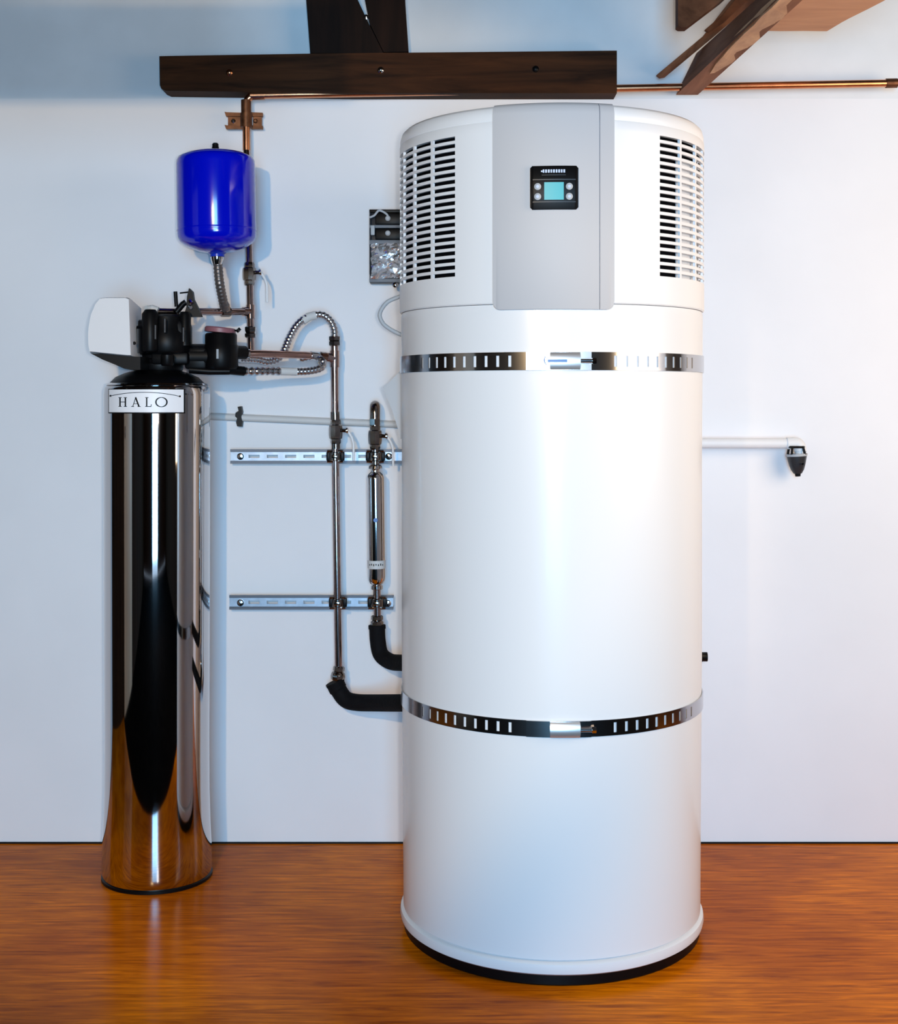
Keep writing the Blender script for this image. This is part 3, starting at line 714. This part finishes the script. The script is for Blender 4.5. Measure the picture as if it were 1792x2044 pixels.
pth = smooth_path([W(752.5, 1250, rd), W(754, 1280, rd), W(760, 1306, rd - .005), W(778, 1320, rd - .03), W(800, 1323, 3.25), W(850, 1324, 3.13)], 8)
MB().tube(pth, .0195, 20).build('foam_sleeve', 'black_soft', ie2)
MB().tube([W(752.4, 1248, rd), W(752.6, 1255, rd)], .0212, 20).build('sleeve_end', 'black_soft', ie2)

# ------------------------------------------------------------------ flexible silver hoses
fh = thing('flexible_hose', W(620, 640, 3.3), 'silver corrugated hose arching over cross pipe to the riser top', 'hose')
ribbed(MB(), [W(478, 716, 3.20), W(510, 717, 3.23), (W(535, 722, 3.25)), W(555, 716, 3.265), W(567, 700, 3.275), W(578, 674, 3.285), W(592, 650, 3.295), W(612, 634, 3.30), W(640, 628, 3.31), W(658, 639, 3.318), W(667, 658, 3.322), W(667.5, 678, 3.325)], .0088, .07).build('corrugated_tube', 'braid', fh)
MB().tube([W(604, 640.5, 3.298), W(616, 632.5, 3.302), W(630, 629, 3.306)], .0104, 16).build('clear_sleeve', 'conduit', fh)
f2 = thing('flexible_hose', W(600, 740, 3.3), 'silver looped hose turning back below the cross pipe beside tank', 'hose')
ribbed(MB(), [W(484, 741, 3.19), W(505, 741, 3.20), W(535, 740.5, 3.22), W(562, 741, 3.235)], .0088, .16, .0034).build('ribbed_tube', 'braid', f2)
MB().tube([W(560, 741, 3.235), W(592, 742, 3.25)], .0092, 16).build('clear_sleeve', 'conduit', f2)
ribbed(MB(), [W(590, 742, 3.25), W(615, 741, 3.262), W(637, 736, 3.275), W(645, 727, 3.285), W(640, 717, 3.29), W(622, 712, 3.305), W(600, 716, 3.31)], .0088, .06).build('braided_tube', 'braid', f2)
MB().tube([W(636, 722, 3.272), W(641, 735, 3.272)], .0030, 8).build('wire_tie', 'chrome', f2)

# ------------------------------------------------------------------ slotted rails and their pipe clamps
def rail(x0, x1, y0, y1, screws, label, slot0, pitch=36.5):
    dpt = 3.372; k = dpt / F
    cx = (x0 + x1) / 2; t = thing('slotted_rail', W(cx, y1, dpt), label, 'rail', 'wall rails carrying the risers')
    zc = W(0, (y0 + y1) / 2, dpt).z; h = (y1 - y0) * k / 2; X0, X1 = W(x0, 0, dpt).x, W(x1, 0, dpt).x
    xs = [X0]; sl = []
    x = slot0
    while x + 23 < x1 - 4:
        a, b = W(x, 0, dpt).x, W(x + 22, 0, dpt).x; sl.append((a, b)); xs += [a, b]; x += pitch
    xs.append(X1); zs_ = [zc - h * .62, zc - h * .22, zc + h * .22, zc + h * .62]; mb = MB()
    for i in range(len(xs) - 1):
        for j in range(3):
            if j == 1 and any(abs(xs[i] - a) < 1e-6 for a, b in sl): continue
            mb.box(((xs[i] + xs[i + 1]) / 2, dpt + .001, (zs_[j] + zs_[j + 1]) / 2), (xs[i + 1] - xs[i], .002, zs_[j + 1] - zs_[j]))
    web = mb.build('web', 'galv', t, smooth=False)
    for sg in (1, -1):
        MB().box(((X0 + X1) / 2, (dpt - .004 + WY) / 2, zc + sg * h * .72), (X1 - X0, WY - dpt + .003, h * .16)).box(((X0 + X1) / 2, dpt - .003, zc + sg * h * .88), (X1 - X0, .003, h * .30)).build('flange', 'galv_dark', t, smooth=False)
    for px, py in screws:
        MB().lathe([(.0085, 0), (.0085, .003), (.006, .006), (0, .007)], W(px, py, dpt), (0, -1, 0), 16).build('rail_screw', 'chrome', t)
    return t
rail(460, 812, 897, 925, ((480, 911), (776, 911)), 'upper slotted galvanised rail on wall between filter tank and boiler', 496)
rail(458, 785, 1188, 1216, ((480, 1203), (774, 1204)), 'lower slotted galvanised rail on wall between filter tank and boiler', 496)
def clamp(px, py, s, label):
    c = W(px, py, rd); t = thing('pipe_clamp', c, label, 'clamp', 'clamps holding the risers to the rails')
    b = MB().lathe([(.0125 * s, -.011), (.0160 * s, -.009), (.0160 * s, .009), (.0125 * s, .011)], c, (0, 0, 1), 20).build('clamp_band', 'brass', t)
    for sx in (-1, 1):
        MB().box(c + Vector((sx * .0185 * s, .006, 0)), (.010, .012, .022), None, .002).build('clamp_ear', 'black', t)
    for sz in (-1, 1):
        MB().tube([c + Vector((-.021 * s, -.004, sz * .013)), c + Vector((.021 * s, -.004, sz * .013))], .0028, 8).build('clamp_bolt', 'brass', t)
    MB().box(c + Vector((0, -.0165 * s, 0)), (.016, .004, .008), None, .0015).build('clamp_plate', 'chrome', t)
    MB().tube([c + Vector((0, .013 * s, 0)), Vector((c.x, 3.371, c.z))], .006, 10).build('clamp_foot', 'brass', t)
clamp(669, 911, .92, 'pipe clamp holding the slim riser on the upper rail')
clamp(749, 911, 1.0, 'pipe clamp above the chrome inline filter on upper rail')
clamp(674, 1203, .92, 'pipe clamp holding the slim riser on the lower rail')
clamp(752.5, 1203, 1.0, 'pipe clamp below the chrome inline filter on lower rail')

# ------------------------------------------------------------------ off-white conduit with black clip
cn = thing('conduit_pipe', W(476, 833, 3.385), 'off white conduit pipe crossing wall from filter tank to boiler', 'pipe')
MB().tube([W(405, 830.5, 3.388), W(830, 849, 3.388)], .0088, 16).build('conduit', 'conduit', cn)
MB().prism([W(474, 812, 3.374), W(481, 811, 3.374), W(483, 822, 3.374), W(481, 832, 3.374), W(483, 842, 3.374), W(482, 852, 3.374), W(473, 851, 3.374), W(471, 843, 3.374), W(473, 835, 3.374), W(469, 831, 3.374), W(470, 824, 3.374), W(476, 820, 3.374)], (0, .024, 0)).build('conduit_clip', 'black', cn, smooth=False)

# ------------------------------------------------------------------ half hidden electrical box
eb_d = 3.345
ex = thing('electrical_box', W(775, 565, 3.37), 'open wall box with dark switches and crumpled foil behind boiler edge', 'electrical box')
MB().box((W(737, 0, eb_d).x + .062, (eb_d + .012 + WY) / 2, W(0, 492, eb_d).z), (.124, WY - eb_d - .013, .178), None, .002).build('back_box', 'cup', ex)
for y0, y1 in ((418, 424), (449, 455), (479, 488), (556, 563)):
    MB().box((W(737, 0, eb_d).x + .062, eb_d + .006, W(0, (y0 + y1) / 2, eb_d).z), (.124, .014, (y1 - y0) * eb_d / F), None, .001).build('frame_rail', 'rail_grey' if y0 != 418 else 'black', ex)
for y0, y1 in ((425, 449), (456, 479)):
    s_ = MB().box((W(748, 0, eb_d).x + .05, eb_d + .006, W(0, (y0 + y1) / 2, eb_d).z), (.098, .020, (y1 - y0) * eb_d / F - .001), None, .003).build('switch_unit', 'black', ex)
    MB().lathe([(.0065, 0), (.0065, .003), (.004, .005)], W(774, (y0 + y1) / 2 + (-2 if y0 > 450 else -1), eb_d - .004), (0, -1, 0), 16).build('switch_knob', 'grey', s_)
MB().tube([W(739, 0, eb_d + .004) * 1.0 - Vector((0, 0, W(0, 0, eb_d).z - W(0, 420, eb_d).z)), Vector((W(739, 0, eb_d + .004).x, eb_d + .004, W(0, 548, eb_d).z))], .0022, 8).build('side_edge', 'cup', ex)
MB().tube(smooth_path([W(738, 434, eb_d - .004), W(747, 430, eb_d - .006), W(755, 421, eb_d - .006), W(763, 422, eb_d - .006), W(772, 428, eb_d - .006), W(775, 434, eb_d - .004)]), .0028, 10).build('grey_wire', 'grey', ex)
MB().box(W(744, 460, eb_d - .001), (.010, .012, .024), None, .002).build('terminal_block', 'grey', ex)
rg = random.Random(3); nx, nz = 13, 15; vs = []; fs = []
x0, x1 = W(741, 0, eb_d).x, W(741, 0, eb_d).x + .112; z0, z1 = W(0, 556, eb_d).z, W(0, 486, eb_d).z
for j in range(nz):
    for i in range(nx):
        vs.append((x0 + (x1 - x0) * (i + rg.uniform(-.3, .3)) / (nx - 1), eb_d - .008 + rg.uniform(-.008, .008), z0 + (z1 - z0) * (j + rg.uniform(-.3, .3)) / (nz - 1)))
for j in range(nz - 1):
    for i in range(nx - 1):
        a = j * nx + i; fs += [(a, a + 1, a + nx + 1), (a, a + nx + 1, a + nx)]
n_ = len(vs); vs2 = [(x, y + .0015, z) for x, y, z in vs]; fs2 = [tuple(q + n_ for q in reversed(f)) for f in fs]
MB().add(vs + vs2, fs + fs2).build('foil_wrap', 'foil', ex, smooth=False)
MB().lathe([(.007, 0), (.007, .004), (.004, .006)], W(789, 569, eb_d - .002), (0, -1, 0), 14).build('cable_gland', 'chrome', ex)

# ------------------------------------------------------------------ condensate pipe and tundish
cw = thing('condensate_pipe', W(1590, 885, 3.36), 'white condensate pipe running along wall right of boiler', 'pipe')
pq = 3.362
MB().tube(bend(W(1380, 884.5, pq), W(1596, 885, pq), W(1597, 914, pq - .004), .016), .0125, 18).build('pipe_run', 'pvc', cw)
MB().tube(bend(W(1570, 885, pq), W(1596, 884, pq), W(1597, 902, pq - .004), .016), .0150, 18).build('pipe_elbow', 'pvc', cw)
MB().box((W(1500, 0, pq).x, (pq + WY) / 2 + .004, W(0, 886, pq).z), (.016, WY - pq - .008, .014)).build('pipe_clip', 'pvc', cw)
td = thing('tundish', W(1591, 948, 3.355), 'small black tundish cup hanging under the white condensate pipe end', 'cup')
cu = W(1592, 946, pq - .006); tx = (W(1589, 892, pq - .006) - cu).normalized(); k = pq / F
cuprof = [(.006, 0), (.010, .001), (.0155, .010), (.0195, .022), (.0235, .040), (.0245, .046)]
cols = 32
MB().lathe(cuprof + [(.0225, .046), (.021, .040), (.0175, .024), (.004, .014)], cu, tx, cols).build('cup_body', 'cup', td)
ring_z = [(.0255, .044), (.0262, .047), (.0262, .050), (.0235, .050), (.0235, .044)]
MB().lathe(ring_z, cu, tx, 32).build('cup_rim', 'grey', td)
fr_ = MB()
for q in (-2.3, -.75, .75, 2.3):
    dx = Vector((math.sin(q), -math.cos(q), 0)) * .024
    fr_.tube([cu + tx * .048 + dx, cu + tx * .068 + dx * .8], .0032, 8)
fr_.tube([cu + tx * .067 + Vector((math.sin(q), -math.cos(q), 0)) * .0185 for q in [2 * PI * i / 20 for i in range(21)]], .0028, 8)
fr_.build('cup_cage', 'black', td)
MB().tube([cu - tx * .006, cu + tx * .004], [.0065, .008], 12).build('cup_spout', 'black', td)
MB().tube([W(1601, 925, pq - .028), W(1602, 926, pq - .034)], .003, 8).build('cup_screw', 'chrome', td)
